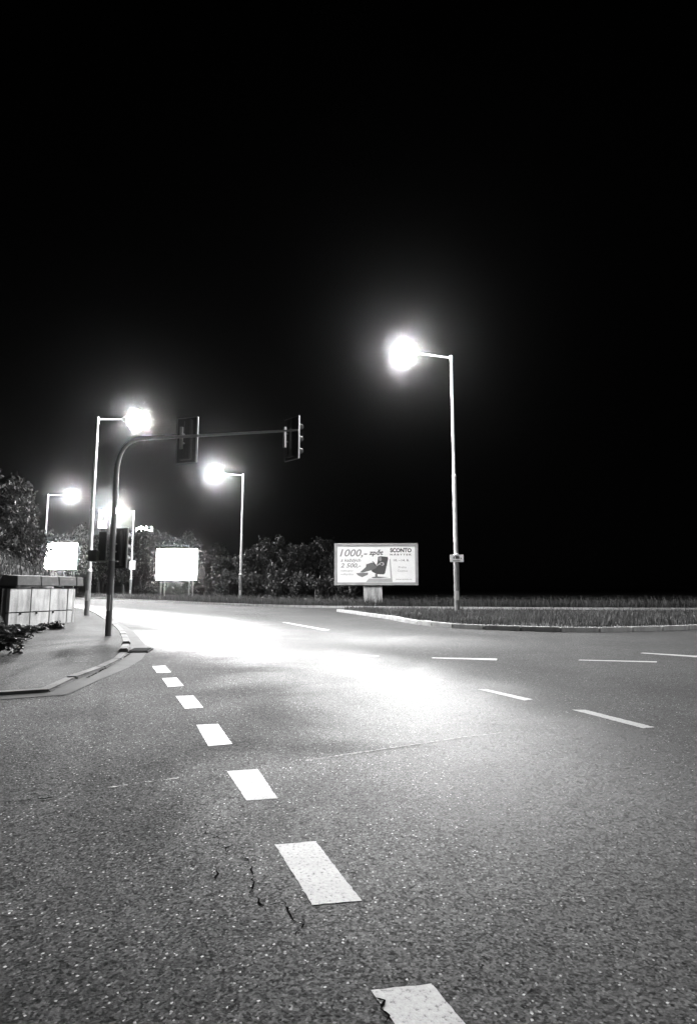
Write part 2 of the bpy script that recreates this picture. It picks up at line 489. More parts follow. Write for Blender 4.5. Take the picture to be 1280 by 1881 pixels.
b.v = [(x, y, bank_h(x, y)) for y in ys for x in xs]
b.f = [(j * nx + i, j * nx + i + 1, (j + 1) * nx + i + 1, (j + 1) * nx + i) for j in range(ny - 1) for i in range(nx - 1)]
embankment = struct(b.build('embankment', M_soil, None, True))

# ------------------------------------------------------------------ grass (uncountable)
def blades(name, pts, hmin, hmax, wid, m, per=1):
    n = len(pts)
    P0 = np.array(pts, dtype=float)
    a = rng.uniform(0, 2 * np.pi, n); h = rng.uniform(hmin, hmax, n) * rng.choice([1, 1, 1, 1.5], n)
    lean = rng.uniform(0.1, 0.6, n) * h; la = rng.uniform(0, 2 * np.pi, n)
    w = wid * rng.uniform(0.6, 1.3, n)
    dx, dy = np.cos(a) * w / 2, np.sin(a) * w / 2
    v = np.zeros((n, 5, 3))
    v[:, 0] = P0 - np.stack([dx, dy, 0 * dx], 1); v[:, 1] = P0 + np.stack([dx, dy, 0 * dx], 1)
    mid = P0 + np.stack([np.cos(la) * lean * 0.3, np.sin(la) * lean * 0.3, h * 0.55], 1)
    v[:, 2] = mid + np.stack([dx, dy, 0 * dx], 1) * 0.8; v[:, 3] = mid - np.stack([dx, dy, 0 * dx], 1) * 0.8
    v[:, 4] = P0 + np.stack([np.cos(la) * lean, np.sin(la) * lean, h], 1)
    base = np.arange(n) * 5
    loops = np.stack([base, base + 1, base + 2, base + 3, base + 3, base + 2, base + 4], 1).ravel()
    starts = np.stack([np.arange(n) * 7, np.arange(n) * 7 + 4], 1).ravel()
    me = bpy.data.meshes.new(name)
    me.vertices.add(n * 5); me.vertices.foreach_set('co', v.ravel())
    me.loops.add(n * 7); me.loops.foreach_set('vertex_index', loops.astype(np.int32))
    me.polygons.add(n * 2); me.polygons.foreach_set('loop_start', starts.astype(np.int32))
    me.update(calc_edges=True); me.validate()
    me.materials.append(m)
    return stuff(link(name, me))
def in_poly(x, y, poly):
    c = False; n = len(poly); j = n - 1
    for i in range(n):
        if (poly[i][1] > y) != (poly[j][1] > y) and x < (poly[j][0] - poly[i][0]) * (y - poly[i][1]) / (poly[j][1] - poly[i][1]) + poly[i][0]: c = not c
        j = i
    return c
ip = [(p.x, p.y) for p in offset(iq, 0.35)] + [(p.x, p.y) for p in offset(ibq, 0.3)]
pts = []
while len(pts) < 42000:
    x, y = random.uniform(-0.5, 20), random.uniform(15.4, 30)
    if in_poly(x, y, ip) and math.sin(x * 1.9 + 1) * math.sin(y * 1.3 + x) + 0.6 * math.sin(x * 4.1 + y * 3) + random.uniform(-0.8, 0.8) > -0.25: pts.append((x, y, 0.095))
tag(blades('island_grass', pts, 0.05, 0.20, 0.018, M_grass), 'rough mown grass covering the kerbed island under the tallest lamp', 'grass')
pts = []
vv = offset(vq, 0.3)
for i in range(len(vq) - 1):
    a, nb = vq[i], vq[i + 1]
    t = (nb - a).normalized(); nr = Vector((-t.y, t.x, 0))
    dens = 420 if a.y < 60 else 150
    for k in range(dens):
        p = a + t * random.uniform(0, 1) + nr * (0.25 + abs(random.gauss(0, 1.8)))
        pts.append((p.x, p.y, 0.095))
tag(blades('verge_grass', pts, 0.15, 0.5, 0.025, M_grass), 'tall dry grass along the far verge against the black sky', 'grass')
pts = []
while len(pts) < 24000:
    y = 15.7 + 26 * random.random() ** 1.8; x = random.uniform(-26, -8.4)
    h = bank_h(x, y)
    if h > 0.05 and (y > 18.6 or seg_d(x, y, foot_line) > 0.25): pts.append((x, y, h - 0.01))
tag(blades('bank_grass', pts, 0.08, 0.3, 0.03, M_grass), 'short grass on the slope above the concrete wall', 'grass')

# ================================================================== STREET LAMPS
def ellipsoid_half(mb, c, rx, ry, rz, rot, lower=True, n=20, m=7):
    vs, fs = [], []
    for j in range(m + 1):
        ph = (math.pi / 2) * j / m
        for k in range(n):
            th = 2 * math.pi * k / n
            vs.append(rot @ Vector((rx * math.cos(ph) * math.cos(th), ry * math.cos(ph) * math.sin(th), (-1 if lower else 1) * rz * math.sin(ph))) + Vector(c))
    for j in range(m):
        for k in range(n):
            k2 = (k + 1) % n
            f = (j * n + k, j * n + k2, (j + 1) * n + k2, (j + 1) * n + k)
            fs.append(f[::-1] if lower else f)
    fs.append(tuple(range(n)) if lower else tuple(range(n - 1, -1, -1)))
    mb.add(vs, fs)
def street_lamp(base, top, heading, arm, r=0.11, power=1.0, shield=None):
    root = empty('street_lamp', base)
    h = top
    hd = Vector((math.cos(heading), math.sin(heading), 0))
    p = MB(); p.tube([(0, 0, -0.15), (0, 0, h * 0.215)], [r, r], 20)
    low = p.build('pole_base', M_steeld, root, True)
    d = MB(); d.box(hd * 0 + Vector((0, -r + 0.006, 0.75)), (r * 0.95, 0.03, 0.38)); d.build('service_door', M_steel, low)
    p = MB(); p.tube([(0, 0, h * 0.213), (0, 0, h * 0.222), (0, 0, h * 0.226)], [r * 1.06, r * 1.06, r * 0.8], 20); p.build('collar', M_alu, root, True)
    p = MB(); p.tube([(0, 0, h * 0.22), (0, 0, h * 0.52)], [r * 0.8, r * 0.74], 20); p.build('pole_middle', M_steel, root, True)
    p = MB(); p.tube([(0, 0, h * 0.518), (0, 0, h * 0.525), (0, 0, h * 0.529)], [r * 0.86, r * 0.86, r * 0.58], 20); p.build('collar', M_alu, root, True)
    p = MB(); p.tube([(0, 0, h * 0.52), (0, 0, h - 0.02)], [r * 0.6, r * 0.5], 20); p.build('pole_top', M_steel, root, True)
    p = MB(); p.tube([(0, 0, h - 0.25), (0, 0, h + 0.04), (0, 0, h + 0.06)], [r * 0.62, r * 0.62, r * 0.3], 16); p.build('arm_socket', M_steel, root, True)
    p = MB(); p.tube([Vector((0, 0, h - 0.06)), hd * (arm - 0.5) + Vector((0, 0, h + 0.03))], [0.04, 0.036], 12); p.build('arm', M_steel, root, True)
    c = hd * arm + Vector((0, 0, h + 0.03))
    sc, half = shield if shield is not None else (heading + math.pi, R(60))
    GR = 0.40
    def shell(r_, az0, az1, el0, el1, n, m):
        return [c + Vector((math.cos(az0 + (az1 - az0) * k / n) * math.cos(el0 + (el1 - el0) * j / m) * r_, math.sin(az0 + (az1 - az0) * k / n) * math.cos(el0 + (el1 - el0) * j / m) * r_, math.sin(el0 + (el1 - el0) * j / m) * r_))
                for j in range(m + 1) for k in range(n + 1)]
    n, m = 16, 10                       # opaque back shell, added to keep lamp light off board and trees
    vs = shell(GR + 0.030, sc - half, sc + half, R(-58), R(88), n, m) + shell(GR + 0.012, sc - half, sc + half, R(-58), R(88), n, m)
    w1 = (n + 1) * (m + 1); fs = []
    for j in range(m):
        for k in range(n):
            q_ = (j * (n + 1) + k, j * (n + 1) + k + 1, (j + 1) * (n + 1) + k + 1, (j + 1) * (n + 1) + k)
            fs += [q_, tuple(w1 + i for i in reversed(q_))]
    for k in range(n): fs.append((k + 1, k, w1 + k, w1 + k + 1))
    for j in range(m):
        q0, q1 = j * (n + 1), (j + 1) * (n + 1)
        fs += [(q0, q1, w1 + q1, w1 + q0), (q1 + n, q0 + n, w1 + q0 + n, w1 + q1 + n)]
    s = MB(); s.add(vs, fs); hs = s.build('added_light_shield', M_steeld, root, True)
    s = MB(); s.tube([c - hd * (GR + 0.16), c - hd * (GR + 0.02)], [0.06, 0.13], 14); s.build('arm_collar', M_alu, hs, True)
    s = MB(); n, m = 18, 10
    vs = shell(GR, 0, 2 * math.pi * (1 - 1 / n), R(-90), R(90), n - 1, m); fs = []
    for j in range(m):
        for k in range(n):
            k2 = (k + 1) % n; fs.append((j * n + k, j * n + k2, (j + 1) * n + k2, (j + 1) * n + k))
    s.add(vs, fs); s.build('lamp_glare_globe', bulb(power), root, True)  # large round globe, its shape stands in for the glare disc
    return root
HR = math.atan2(-0.2, -0.98)          # arms of the right-hand row reach over the carriageway
HL = math.atan2(0.30, 0.95)
L1 = street_lamp((4.45, 24.4, 0.10), 11.0, HR, 2.05, power=9.0, shield=(R(75), R(75)))
tag(L1, 'nearest and brightest street lamp, on a tall pole in the grassy kerbed island', 'street lamp', 'lit street lamps')
L2 = street_lamp((-9.95, 22.7, 0.112), 7.75, HL, 1.45, 0.10, 3.8, (R(150), R(80)))
tag(L2, 'street lamp on the footway just behind the curved signal mast', 'street lamp', 'lit street lamps')
L3 = street_lamp((-8.1, 44.5, 0.10), 9.75, HR, 2.0, power=8.0, shield=(R(75), R(80)))
tag(L3, 'lit street lamp rising in front of the dark trees, right of the glowing billboard', 'street lamp', 'lit street lamps')
L4 = street_lamp((-28.4, 55.0, 0.9), 9.1, HL, 2.0, power=5.0, shield=(R(140), R(80)))
tag(L4, 'leftmost lit street lamp, its pole half hidden by the dark tree', 'street lamp', 'lit street lamps')
L5 = street_lamp((-24.6, 67.0, 0.10), 9.9, HR, 2.0, power=15.0, shield=(R(70), R(80)))
tag(L5, 'farthest lit street lamp with a small pale plate on its pole', 'street lamp', 'lit street lamps')
L0 = street_lamp((15.6, 9.5, 0.112), 10.5, math.atan2(0.1, -1.0), 2.7, power=1.3)
tag(L0, 'street lamp standing beside the junction to the right of the camera', 'street lamp', 'lit street lamps')

def plate_sign(name, centre, w, h, rz, label, cat, m, lines=(), back=M_steel):
    root = empty(name, centre, rz)
    s = MB(); s.box((0, 0, 0), (w, 0.012, h)); s.build('plate', m, root, False, 0.004)
    for sx in (-1, 1):
        pass
    s = MB(); s.box((0, 0.06, h * 0.3), (0.20, 0.10, 0.03)); s.build('clamp', back, root)
    s = MB(); s.box((0, 0.06, -h * 0.3), (0.20, 0.10, 0.03)); s.build('clamp', back, root)
    for (x0, z0, ww, hh) in lines:
        s = MB(); s.box((x0, -0.008, z0), (ww, 0.003, hh)); s.build('print', M_ink[0.05], root)
    return tag(root, label, cat)
yy = 24.4 - 0.135
c = P(838.5, 1025.5, yy)
plate_sign('plate_sign', c, 0.56, 0.30, 0, 'small pale rectangular plate clamped to the nearest lamp pole', 'sign', M_white,
           ((-0.02, 0.10, 0.22, 0.03), (0.03, 0.03, 0.16, 0.10), (-0.12, 0.02, 0.05, 0.06), (0.17, 0.0, 0.03, 0.05), (-0.02, -0.10, 0.30, 0.02)))
c = P(243.5, 1038, 67 - 0.16)
plate_sign('plate_sign', c, 0.70, 1.0, 0, 'white upright plate on the farthest lamp pole', 'sign', M_white)

# ================================================================== TRAFFIC SIGNAL MAST
mast_base = G(199, 1168, 0.112)
mast = empty('signal_mast', mast_base)
tag(mast, 'curved steel traffic signal mast with a long arm reaching over the road', 'signal mast')
MY = mast_base.y
def ml(px, py, y=None):
    return P(px, py, MY if y is None else y) - mast_base
r0 = 0.066
mh = ml(204, 860).z
s = MB(); s.tube([(0, 0, -0.12), (0, 0, 1.62)], [r0, r0 * 0.97], 20); s.build('pole_base', M_steeld, mast, True)
s = MB(); s.tube([(0, 0, 1.60), (0, 0, 1.66)], [r0 * 1.05, r0 * 0.9], 20); s.build('collar', M_steel, mast, True)
pts = [Vector((0, 0, 1.64)), Vector((0, 0, mh - 0.15))]
tip = ml(548, 790, MY - 0.35); knee = ml(262, 806, MY - 0.05)
c0 = Vector((0, 0, mh - 0.15)); c1 = Vector((0, 0, knee.z - 0.02)); 
for k in range(1, 9):
    t = k / 8
    pts.append(c0 * (1 - t) ** 2 + c1 * 2 * t * (1 - t) + knee * t * t)
for k in range(1, 7): pts.append(knee.lerp(tip, k / 6))
rad = [r0 * 0.88, r0 * 0.8] + [r0 * 0.76 - k * 0.0018 for k in range(8)] + [r0 * 0.54 - k * 0.0028 for k in range(6)]
s = MB(); s.tube(pts, rad, 18); s.build('mast_arm', M_steel, mast, True)
s = MB(); s.box((0, -r0 + 0.005, 0.7), (0.07, 0.03, 0.34)); s.build('service_door', M_steel, mast)

def signal_head(parent, loc, rz, scale=1.0, board=True):
    """three-lamp head facing local +Y; we look at its back"""
    H = empty_part = bpy.data.objects.new('signal_head', None)
    s = MB(); s.box((0, 0, 0), (0.30, 0.17, 0.92))
    s.box((0, -0.10, 0.0), (0.05, 0.03, 0.84))
    o = s.build('signal_head', M_dark, parent, False, 0.02)
    o.location = loc; o.rotation_euler = (0, 0, rz); o.scale = (scale,) * 3
    for k in (-1, 0, 1):
        v = MB()
        n = 14; ring = []
        vs, fs = [], []
        for y, rr in ((0.085, 0.125), (0.30, 0.118)):
            for q in range(n + 1):
                a = math.pi * (-0.15 + 1.3 * q / n)
                vs.append((rr * math.cos(a), y if y < 0.1 else y - 0.10 * max(0, -math.sin(a)), k * 0.30 + rr * math.sin(a)))
        for q in range(n): fs.append((q, q + 1, n + 2 + q, n + 1 + q))
        v.add(vs, fs)
        v.build('visor', M_dark, o)
        ln = MB(); ln.tube([(0, 0.075, k * 0.30), (0, 0.095, k * 0.30)], [0.10, 0.09], 16); ln.build('lens', M_dark, o, True)
        sc = MB(); sc.box((-0.16, 0.02, k * 0.30), (0.03, 0.05, 0.05)); sc.build('hinge', M_alu, o)
    if board:
        w, h, t = 0.52, 1.04, 0.016
        bd = MB(); bd.box((0, 0.03, 0), (w, 0.006, h)); bo = bd.build('backing_board', M_dark, o)
        for cx, cz, sx, sz in ((-w / 2, 0, t, h), (w / 2, 0, t * 2.6, h), (0, -h / 2, w, t), (0, h / 2, w, t)):
            e = MB(); e.box((cx, 0.028, cz), (sx, 0.03, sz)); e.build('board_rim', M_alu if cx > 0.1 else M_steeld, bo)  # right rim paler and wider: its lit edge is put into material and size
    br = MB(); br.tube([(0, -0.22, 0.10), (0, -0.08, 0.10)], 0.025, 8); br.tube([(0, -0.22, -0.10), (0, -0.08, -0.10)], 0.025, 8)
    br.box((0, -0.19, 0), (0.06, 0.05, 0.5)); br.build('bracket', M_steel, o)
    return o
a = knee.lerp(tip, (340 - 262) / (548 - 262.0))
signal_head(mast, a + Vector((-0.02, 0.24, -0.02)), R(-18))
a = knee.lerp(tip, (533 - 262) / (548 - 262.0))
signal_head(mast, a + Vector((0, 0.24, -0.12)), R(-46), 0.92)
q = ml(209, 1005)
signal_head(mast, Vector((q.x, 0.32, q.z)), R(-28), 0.86)
s = MB(); s.box((ml(192, 1031).x, 0.03, ml(192, 1031).z), (0.58, 0.04, 0.03)); s.build('bracket_bar', M_steel, mast)
q = ml(173, 1021)
s = MB(); s.box((q.x, 0.0, q.z), (0.20, 0.16, 0.24)); pb = s.build('pedestrian_signal', M_dark, mast, False, 0.012)
s = MB(); s.box((q.x + 0.02, 0.095, q.z + 0.08), (0.18, 0.08, 0.02)); s.build('visor', M_dark, pb)
q = ml(189, 1004)
s = MB(); s.box((q.x - 0.02, 0.06, q.z), (0.17, 0.05, 0.66)); s.build('side_panel', M_dark, mast, False, 0.01)

# ================================================================== CONCRETE WALL
wall = empty('concrete_wall', WA)
tag(wall, 'low pale concrete panel wall with dark coping beside the footway', 'wall')
wd = (WB - WA); wlen = wd.length; wang = math.atan2(wd.y, wd.x)
wall.rotation_euler = (0, 0, wang)
def s_at(px):
    k = (px - 640) / F_PX
    best = min((abs((WA.x + wd.x * t) / ((WA.y + wd.y * t) * CT - 0.06) - k), t) for t in [i / 800 for i in range(-200, 1100)])
    return best[1] * wlen
cuts = [s_at(15), s_at(55), s_at(90), s_at(122), wlen]
z0, zj, zt = -0.05, 0.48, 1.13
s = MB(); s.box(((cuts[0] + wlen) / 2 - 0.1, 0.22, 0.55), (wlen - cuts[0] + 0.10, 0.30, 1.14)); s.build('wall_core', M_core, wall)
for a, bb in zip(cuts, cuts[1:]):
    for lo_, hi_ in ((z0, zj), (zj, zt)):
        s = MB(); s.box(((a + bb) / 2, 0.02 + random.uniform(-0.006, 0.006), (lo_ + hi_) / 2), (bb - a - 0.022, 0.12, hi_ - lo_ - 0.025))
        s.build('wall_panel', M_conc, wall, False, 0.008)
s = MB(); s.box((wlen + 0.05, 0.27, 0.54), (0.09, 0.60, 1.16)); s.build('wall_panel', M_conc, wall, False, 0.008)
for k in (0.16, 0.40, 0.66):
    s = MB(); s.box((cuts[0] + (wlen - cuts[0]) * k, -0.045, zj - 0.03), (0.035, 0.05, 0.05)); s.build('lifting_lug', M_dark, wall)
ccuts = [cuts[0] + 0.12, s_at(67), s_at(100), s_at(133) - 0.01, wlen + 0.32]
for a, bb in zip(ccuts, ccuts[1:]):
    s = MB()
    s.add([(a, -0.14, 1.20), (bb - 0.012, -0.14, 1.20), (bb - 0.012, 0.55, 1.20), (a, 0.55, 1.20),
           (a + 0.03, -0.10, 1.46), (bb - 0.015, -0.10, 1.46), (bb - 0.015, 0.55, 1.50), (a + 0.03, 0.55, 1.50)],
          [(3, 2, 1, 0), (4, 5, 6, 7), (0, 1, 5, 4), (1, 2, 6, 5), (2, 3, 7, 6), (3, 0, 4, 7)])
    s.build('coping_stone', M_cope, wall, False, 0.012)
s = MB(); s.box((cuts[0] - 1.4, 0.6, 0.66), (2.8, 0.3, 1.40)); s.build('side_wall', M_core, wall, False, 0.01)

# edging stones of the planted bed in front of the wall
bed = struct(empty('edging_of_bed'))
ea, eb = G(-70, 1216, 0.112), G(56, 1171, 0.112)
ne = 5
for k in range(ne):
    a = ea.lerp(eb, (k + 0.5) / ne); d = (eb - ea)
    o = link('edging_stone', kerb_mesh, bed, (a.x, a.y, 0.09)); o.scale = (d.length / ne * 0.99, 0.6, 0.8)
    o.rotation_euler = (0, 0, math.atan2(d.y, d.x) + random.uniform(-0.02, 0.02))

# storm drain at the corner of the kerb
dc = G(246, 1196, 0.0)
dr = empty('storm_drain', (dc.x + 0.12, dc.y, 0.0), R(100))
tag(dr, 'dark storm drain at the corner of the footway kerb', 'drain')
s = MB(); s.box((0, 0, 0.012), (0.62, 0.36, 0.02)); s.build('frame', M_core, dr)
for k in range(6):
    s = MB(); s.box((-0.24 + k * 0.096, 0, 0.028), (0.04, 0.30, 0.014)); s.build('grate_bar', M_core, dr)

# ================================================================== BILLBOARDS
def text_mesh(body, size, m, shear=0.0, bold=0.0, space=1.0):
    cu = bpy.data.curves.new('text', 'FONT'); cu.body = body; cu.size = size; cu.shear = shear; cu.offset = bold
    cu.space_character = space; cu.resolution_u = 3
    o = bpy.data.objects.new('text', cu); COL.objects.link(o)
    dg = bpy.context.evaluated_depsgraph_get()
    me = bpy.data.meshes.new_from_object(o.evaluated_get(dg)); bpy.data.objects.remove(o); me.materials.clear(); me.materials.append(m)
    xs = [v.co.x for v in me.vertices]
    return me, (min(xs), max(xs)) if xs else (0, 0)

BY = 36.6
bl, br_ = P(614, 1075, BY), P(768, 1075, BY)
tl = P(614, 998, BY)
BW_, BH_ = br_.x - bl.x, tl.z - bl.z
bb = empty('billboard', ((bl.x + br_.x) / 2, BY, 0.10))
tag(bb, 'white printed furniture billboard with an armchair, standing on a pale column beyond the island', 'billboard')
cz = (bl.z + tl.z) / 2 - 0.10
s = MB(); s.box((0, 0.10, cz), (BW_ - 0.2, 0.12, BH_ - 0.2)); s.build('back_board', M_steeld, bb)
fr = 0.17
for cx, c_z, sx, sz in ((-BW_ / 2 + fr / 2, cz, fr, BH_), (BW_ / 2 - fr / 2, cz, fr, BH_), (0, cz + BH_ / 2 - fr / 2, BW_ - 2 * fr - 0.006, fr), (0, cz - BH_ / 2 + fr / 2, BW_ - 2 * fr - 0.006, fr)):
    s = MB(); s.box((cx, -0.02, c_z), (sx, 0.16, sz)); s.build('frame', M_frame, bb, False, 0.012)
PW, PH = BW_ - 2 * fr, BH_ - 2 * fr
s = MB(); s.box((0, 0.02, cz), (PW - 0.004, 0.03, PH - 0.004)); poster = s.build('poster', M_poster, bb)
# pixel grid of the enlarged print (1280 x 782 view) -> board
U0, U1, V0, V1 = 145.0, 1165.0, 165.0, 640.0
def pv(u, v):
    return Vector((-PW / 2 + (u - U0) / (U1 - U0) * PW, 0.0, cz + PH / 2 - (v - V0) / (V1 - V0) * PH))
def put_text(body, u, v_base, u_end, h_px, ink, shear=0.0, bold=0.0, space=1.0):
    size = h_px / (V1 - V0) * PH / 0.72
    me, (x0, x1) = text_mesh(body, size, M_ink[ink], shear, bold, space)
    o = link('lettering', me, poster)
    p = pv(u, v_base); wid = (u_end - u) / (U1 - U0) * PW
    o.rotation_euler = (R(90), 0, 0); k = wid / (x1 - x0)
    o.scale = (k, 1, 1); o.location = (p.x - x0 * k, -0.0005, p.z)
put_text('1000,-', 180, 300, 540, 95, 0.22, 0.25, 0.012)
put_text('zpět', 560, 280, 750, 62, 0.05, 0.25, 0.012)
put_text('z každých', 190, 370, 455, 42, 0.16, 0.2, 0.004)
put_text('2 500,-', 190, 445, 455, 55, 0.22, 0.25, 0.008)
put_text('nákupu', 190, 498, 350, 24, 0.22, 0.2)
put_text('nábytku', 190, 545, 360, 26, 0.22, 0.2)
put_text('SCONTO', 838, 245, 1118, 52, 0.02, 0.0, 0.016)
put_text('NÁBYTEK', 838, 288, 1118, 22, 0.05, 0.0, 0.005, 1.5)
put_text('10.', 882, 365, 934, 28, 0.16, 0.0, 0.004)
put_text('–', 948, 365, 972, 28, 0.16, 0.0, 0.004)
put_text('14.', 984, 365, 1036, 28, 0.16, 0.0, 0.004)
put_text('8.', 1052, 365, 1085, 28, 0.16, 0.0, 0.004)
put_text('Praha', 945, 455, 1048, 28, 0.22)
put_text('Čestlice', 935, 500, 1062, 24, 0.22)
put_text('www.sconto.cz', 908, 606, 1118, 20, 0.12)
def flat(name, uv, ink, lift):
    s = MB(); n = len(uv)
    s.add([pv(u, v) + Vector((0, lift, 0)) for u, v in uv], [tuple(range(n))])
    s.build(name, M_ink[ink], poster)
flat('printed_shape', [(830, 330), (842, 334), (866, 636), (520, 636), (560, 590), (840, 586)], 0.36, 0.0040)
flat('printed_shape', [(680, 305), (720, 298), (806, 308), (812, 330), (770, 520), (752, 536), (660, 532), (600, 500), (590, 470), (650, 430), (672, 380)], 0.05, 0.0030)
flat('printed_shape', [(640, 530), (670, 530), (674, 566), (640, 570)], 0.12, 0.0028)
flat('printed_shape', [(590, 572), (660, 562), (820, 572), (700, 584), (610, 584)], 0.12, 0.0026)
flat('printed_shape', [(390, 520), (440, 516), (550, 512), (545, 540), (470, 572), (420, 550)], 0.16, 0.0030)
flat('printed_shape', [(440, 510), (520, 440), (525, 405), (600, 380), (650, 400), (660, 450), (600, 480), (560, 490), (480, 512)], 0.12, 0.0022)
flat('printed_shape', [(600, 360), (625, 372), (655, 420), (640, 425)], 0.05, 0.0016)
flat('printed_shape', [(655, 415), (720, 375), (752, 378), (762, 405), (740, 425), (700, 408), (660, 432)], 0.36, 0.0012)
flat('printed_shape', [(688, 312), (722, 308), (728, 345), (712, 368), (690, 352)], 0.22, 0.0012)
flat('printed_shape', [(712, 388), (740, 388), (738, 412), (714, 412)], 0.05, 0.0008)
s = MB(); cxx = P(685, 1075, BY + 0.2).x - bb.location.x
s.box((cxx, 0.42, (bl.z - 0.1) / 2 - 0.1), (1.15, 0.5, bl.z - 0.1 + 0.22)); s.build('column', M_conc, bb, False, 0.03)
for k in (-1.9, -0.6, 0.6, 1.9):
    s = MB(); s.box((k, 0.21, cz), (0.09, 0.09, BH_ - 0.1)); s.build('stiffener', M_steel, bb)
s = MB(); s.box((0, 0.31, bl.z - 0.1 + 0.1), (BW_ - 0.6, 0.1, 0.14)); s.build('stiffener', M_steel, bb)

def lit_billboard(px0, px1, py0, py1, Y, label, legs, rz=0.0, gz=0.1):
    a, c = P(px0, py1, Y), P(px1, py0, Y)
    w, h = c.x - a.x, c.z - a.z
    root = empty('lit_billboard', ((a.x + c.x) / 2, Y, gz), rz)
    z = (a.z + c.z) / 2 - gz
    s = MB(); s.box((0, 0.14, z), (w, 0.2, h)); s.build('light_box', M_steeld, root, False, 0.02)
    s = MB(); s.box((0, 0.02, z), (w - 0.16, 0.02, h - 0.16)); s.build('lit_panel', M_lit, root)
    for cx, c_z, sx, sz in ((-w / 2 + 0.03, z, 0.06, h), (w / 2 - 0.03, z, 0.06, h), (0, z + h / 2 - 0.03, w - 0.13, 0.06), (0, z - h / 2 + 0.03, w - 0.13, 0.06)):
        s = MB(); s.box((cx, 0.0, c_z), (sx, 0.07, sz)); s.build('frame', M_white, root)
    for lx in legs:
        s = MB(); s.box((lx * w, 0.30, (a.z - gz) / 2 + 0.15), (0.14, 0.14, a.z - gz + 0.7)); s.build('leg', M_steeld, root)
    return tag(root, label, 'billboard')
lit_billboard(286, 364, 1008, 1066, 78, 'glowing backlit billboard on paired posts, blank white, before the trees', (-0.38, -0.29, 0.30, 0.39))
lit_billboard(79, 144, 997, 1046, 80, 'glowing backlit billboard on the left, beyond the concrete wall and dark tree', (-0.40, -0.30, 0.1, 0.4), 0.0, 0.3)

# round traffic sign beyond the wall
c = P(99, 1058, 48)
rs = empty('round_sign', (c.x, 48, bank_h(c.x, 48)))
tag(rs, 'small round traffic sign with dark centre bar, seen above the wall coping', 'sign')
zz = c.z - rs.location.z
s = MB(); s.tube([(0, 0.05, -0.4), (0, 0.05, zz + 0.3)], 0.035, 10); s.build('post', M_steel, rs, True)
s = MB(); s.tube([(0, 0.0, zz), (0, -0.02, zz)], 0.32, 28); s.build('disc', M_white, rs)
s = MB(); s.box((0, -0.027, zz), (0.26, 0.006, 0.10)); s.build('bar', M_ink[0.05], rs)

# ================================================================== FAR BUILDING WITH LIT SIGNS
YB = 118.0
a, c = P(140, 1090, YB), P(300, 985, YB)
hb = empty('far_building', ((a.x + c.x) / 2, YB, 0))
tag(hb, 'dark flat-roofed building far behind the lamps with lit roof lettering', 'building')
W = c.x - a.x; Hh = c.z
s = MB(); s.box((0, 6, Hh / 2), (W, 12, Hh)); s.build('wall', M_house, hb)
s = MB(); s.box((0, 6, Hh + 0.15), (W + 0.6, 12.6, 0.3)); s.build('roof', M_steeld, hb)
for i in range(7):
    for j in range(2):
        s = MB(); s.box((-W / 2 + W * (i + 0.5) / 7, -0.03, 2.6 + 4.2 * j), (1.5, 0.06, 1.9)); w_ = s.build('window', M_dark, hb)
        s = MB(); s.box((-W / 2 + W * (i + 0.5) / 7, -0.08, 1.6 + 4.2 * j), (1.7, 0.12, 0.1)); s.build('sill', M_house, w_)
# roof lettering: illegible glowing strokes
x0, z1 = P(250, 977, YB), P(282, 966, YB)
n = 7
for k in range(n):
    u = x0.x + (z1.x - x0.x) * (k + 0.5) / n
    hh = (z1.z - x0.z) * (0.62 + 0.38 * ((k * 37) % 5) / 4)
    s = MB(); cx_ = u - hb.location.x; wv = (z1.x - x0.x) / n
    zb = x0.z + 0.02 * k
    s.box((cx_ - wv * 0.25, -0.2, zb + hh / 2), (wv * 0.3, 0.15, hh))
    s.box((cx_ + wv * 0.08, -0.2, zb + hh * (0.85 if k % 2 else 0.15)), (wv * 0.34, 0.15, hh * 0.28))
    s.box((cx_ + wv * 0.33, -0.2, zb + hh * 0.42), (wv * 0.18, 0.15, hh * 0.8))
    s.build('sign_letter', M_litsign, hb)
s = MB(); s.box(((x0.x + z1.x) / 2 - hb.location.x, -0.05, (x0.z + Hh) / 2), (z1.x - x0.x + 0.4, 0.1, max(0.2, x0.z - Hh) + 0.3)); s.build('sign_rail', M_steeld, hb)
# tall lit pylon sign behind the farthest lamp
a, c = P(180, 971, 100), P(199, 936, 100)
py = empty('pylon_sign', ((a.x + c.x) / 2, 100, 0))
tag(py, 'tall pylon with a lit white box sign behind the signal mast', 'sign')
s = MB(); s.box((0, 0.2, (a.z + c.z) / 2), (c.x - a.x, 0.5, c.z - a.z)); s.build('sign_box', M_steeld, py, False, 0.03)
s = MB(); s.box((0, -0.07, (a.z + c.z) / 2), (c.x - a.x - 0.15, 0.03, c.z - a.z - 0.15)); pn = s.build('lit_face', M_litsign, py)
s = MB(); w_ = c.x - a.x; zc_ = (a.z + c.z) / 2
s.add([(w_ * 0.5 - 0.1, -0.09, zc_ + 0.9), (-w_ * 0.25, -0.09, zc_ + 0.05), (w_ * 0.5 - 0.1, -0.09, zc_ - 1.1)], [(0, 1, 2)]); s.build('emblem', M_steeld, pn)
for sx in (-0.5, 0.5):
    s = MB(); s.tube([(sx, 0.2, -0.2), (sx, 0.2, a.z)], 0.14, 10); s.build('leg', M_steeld, py, True)

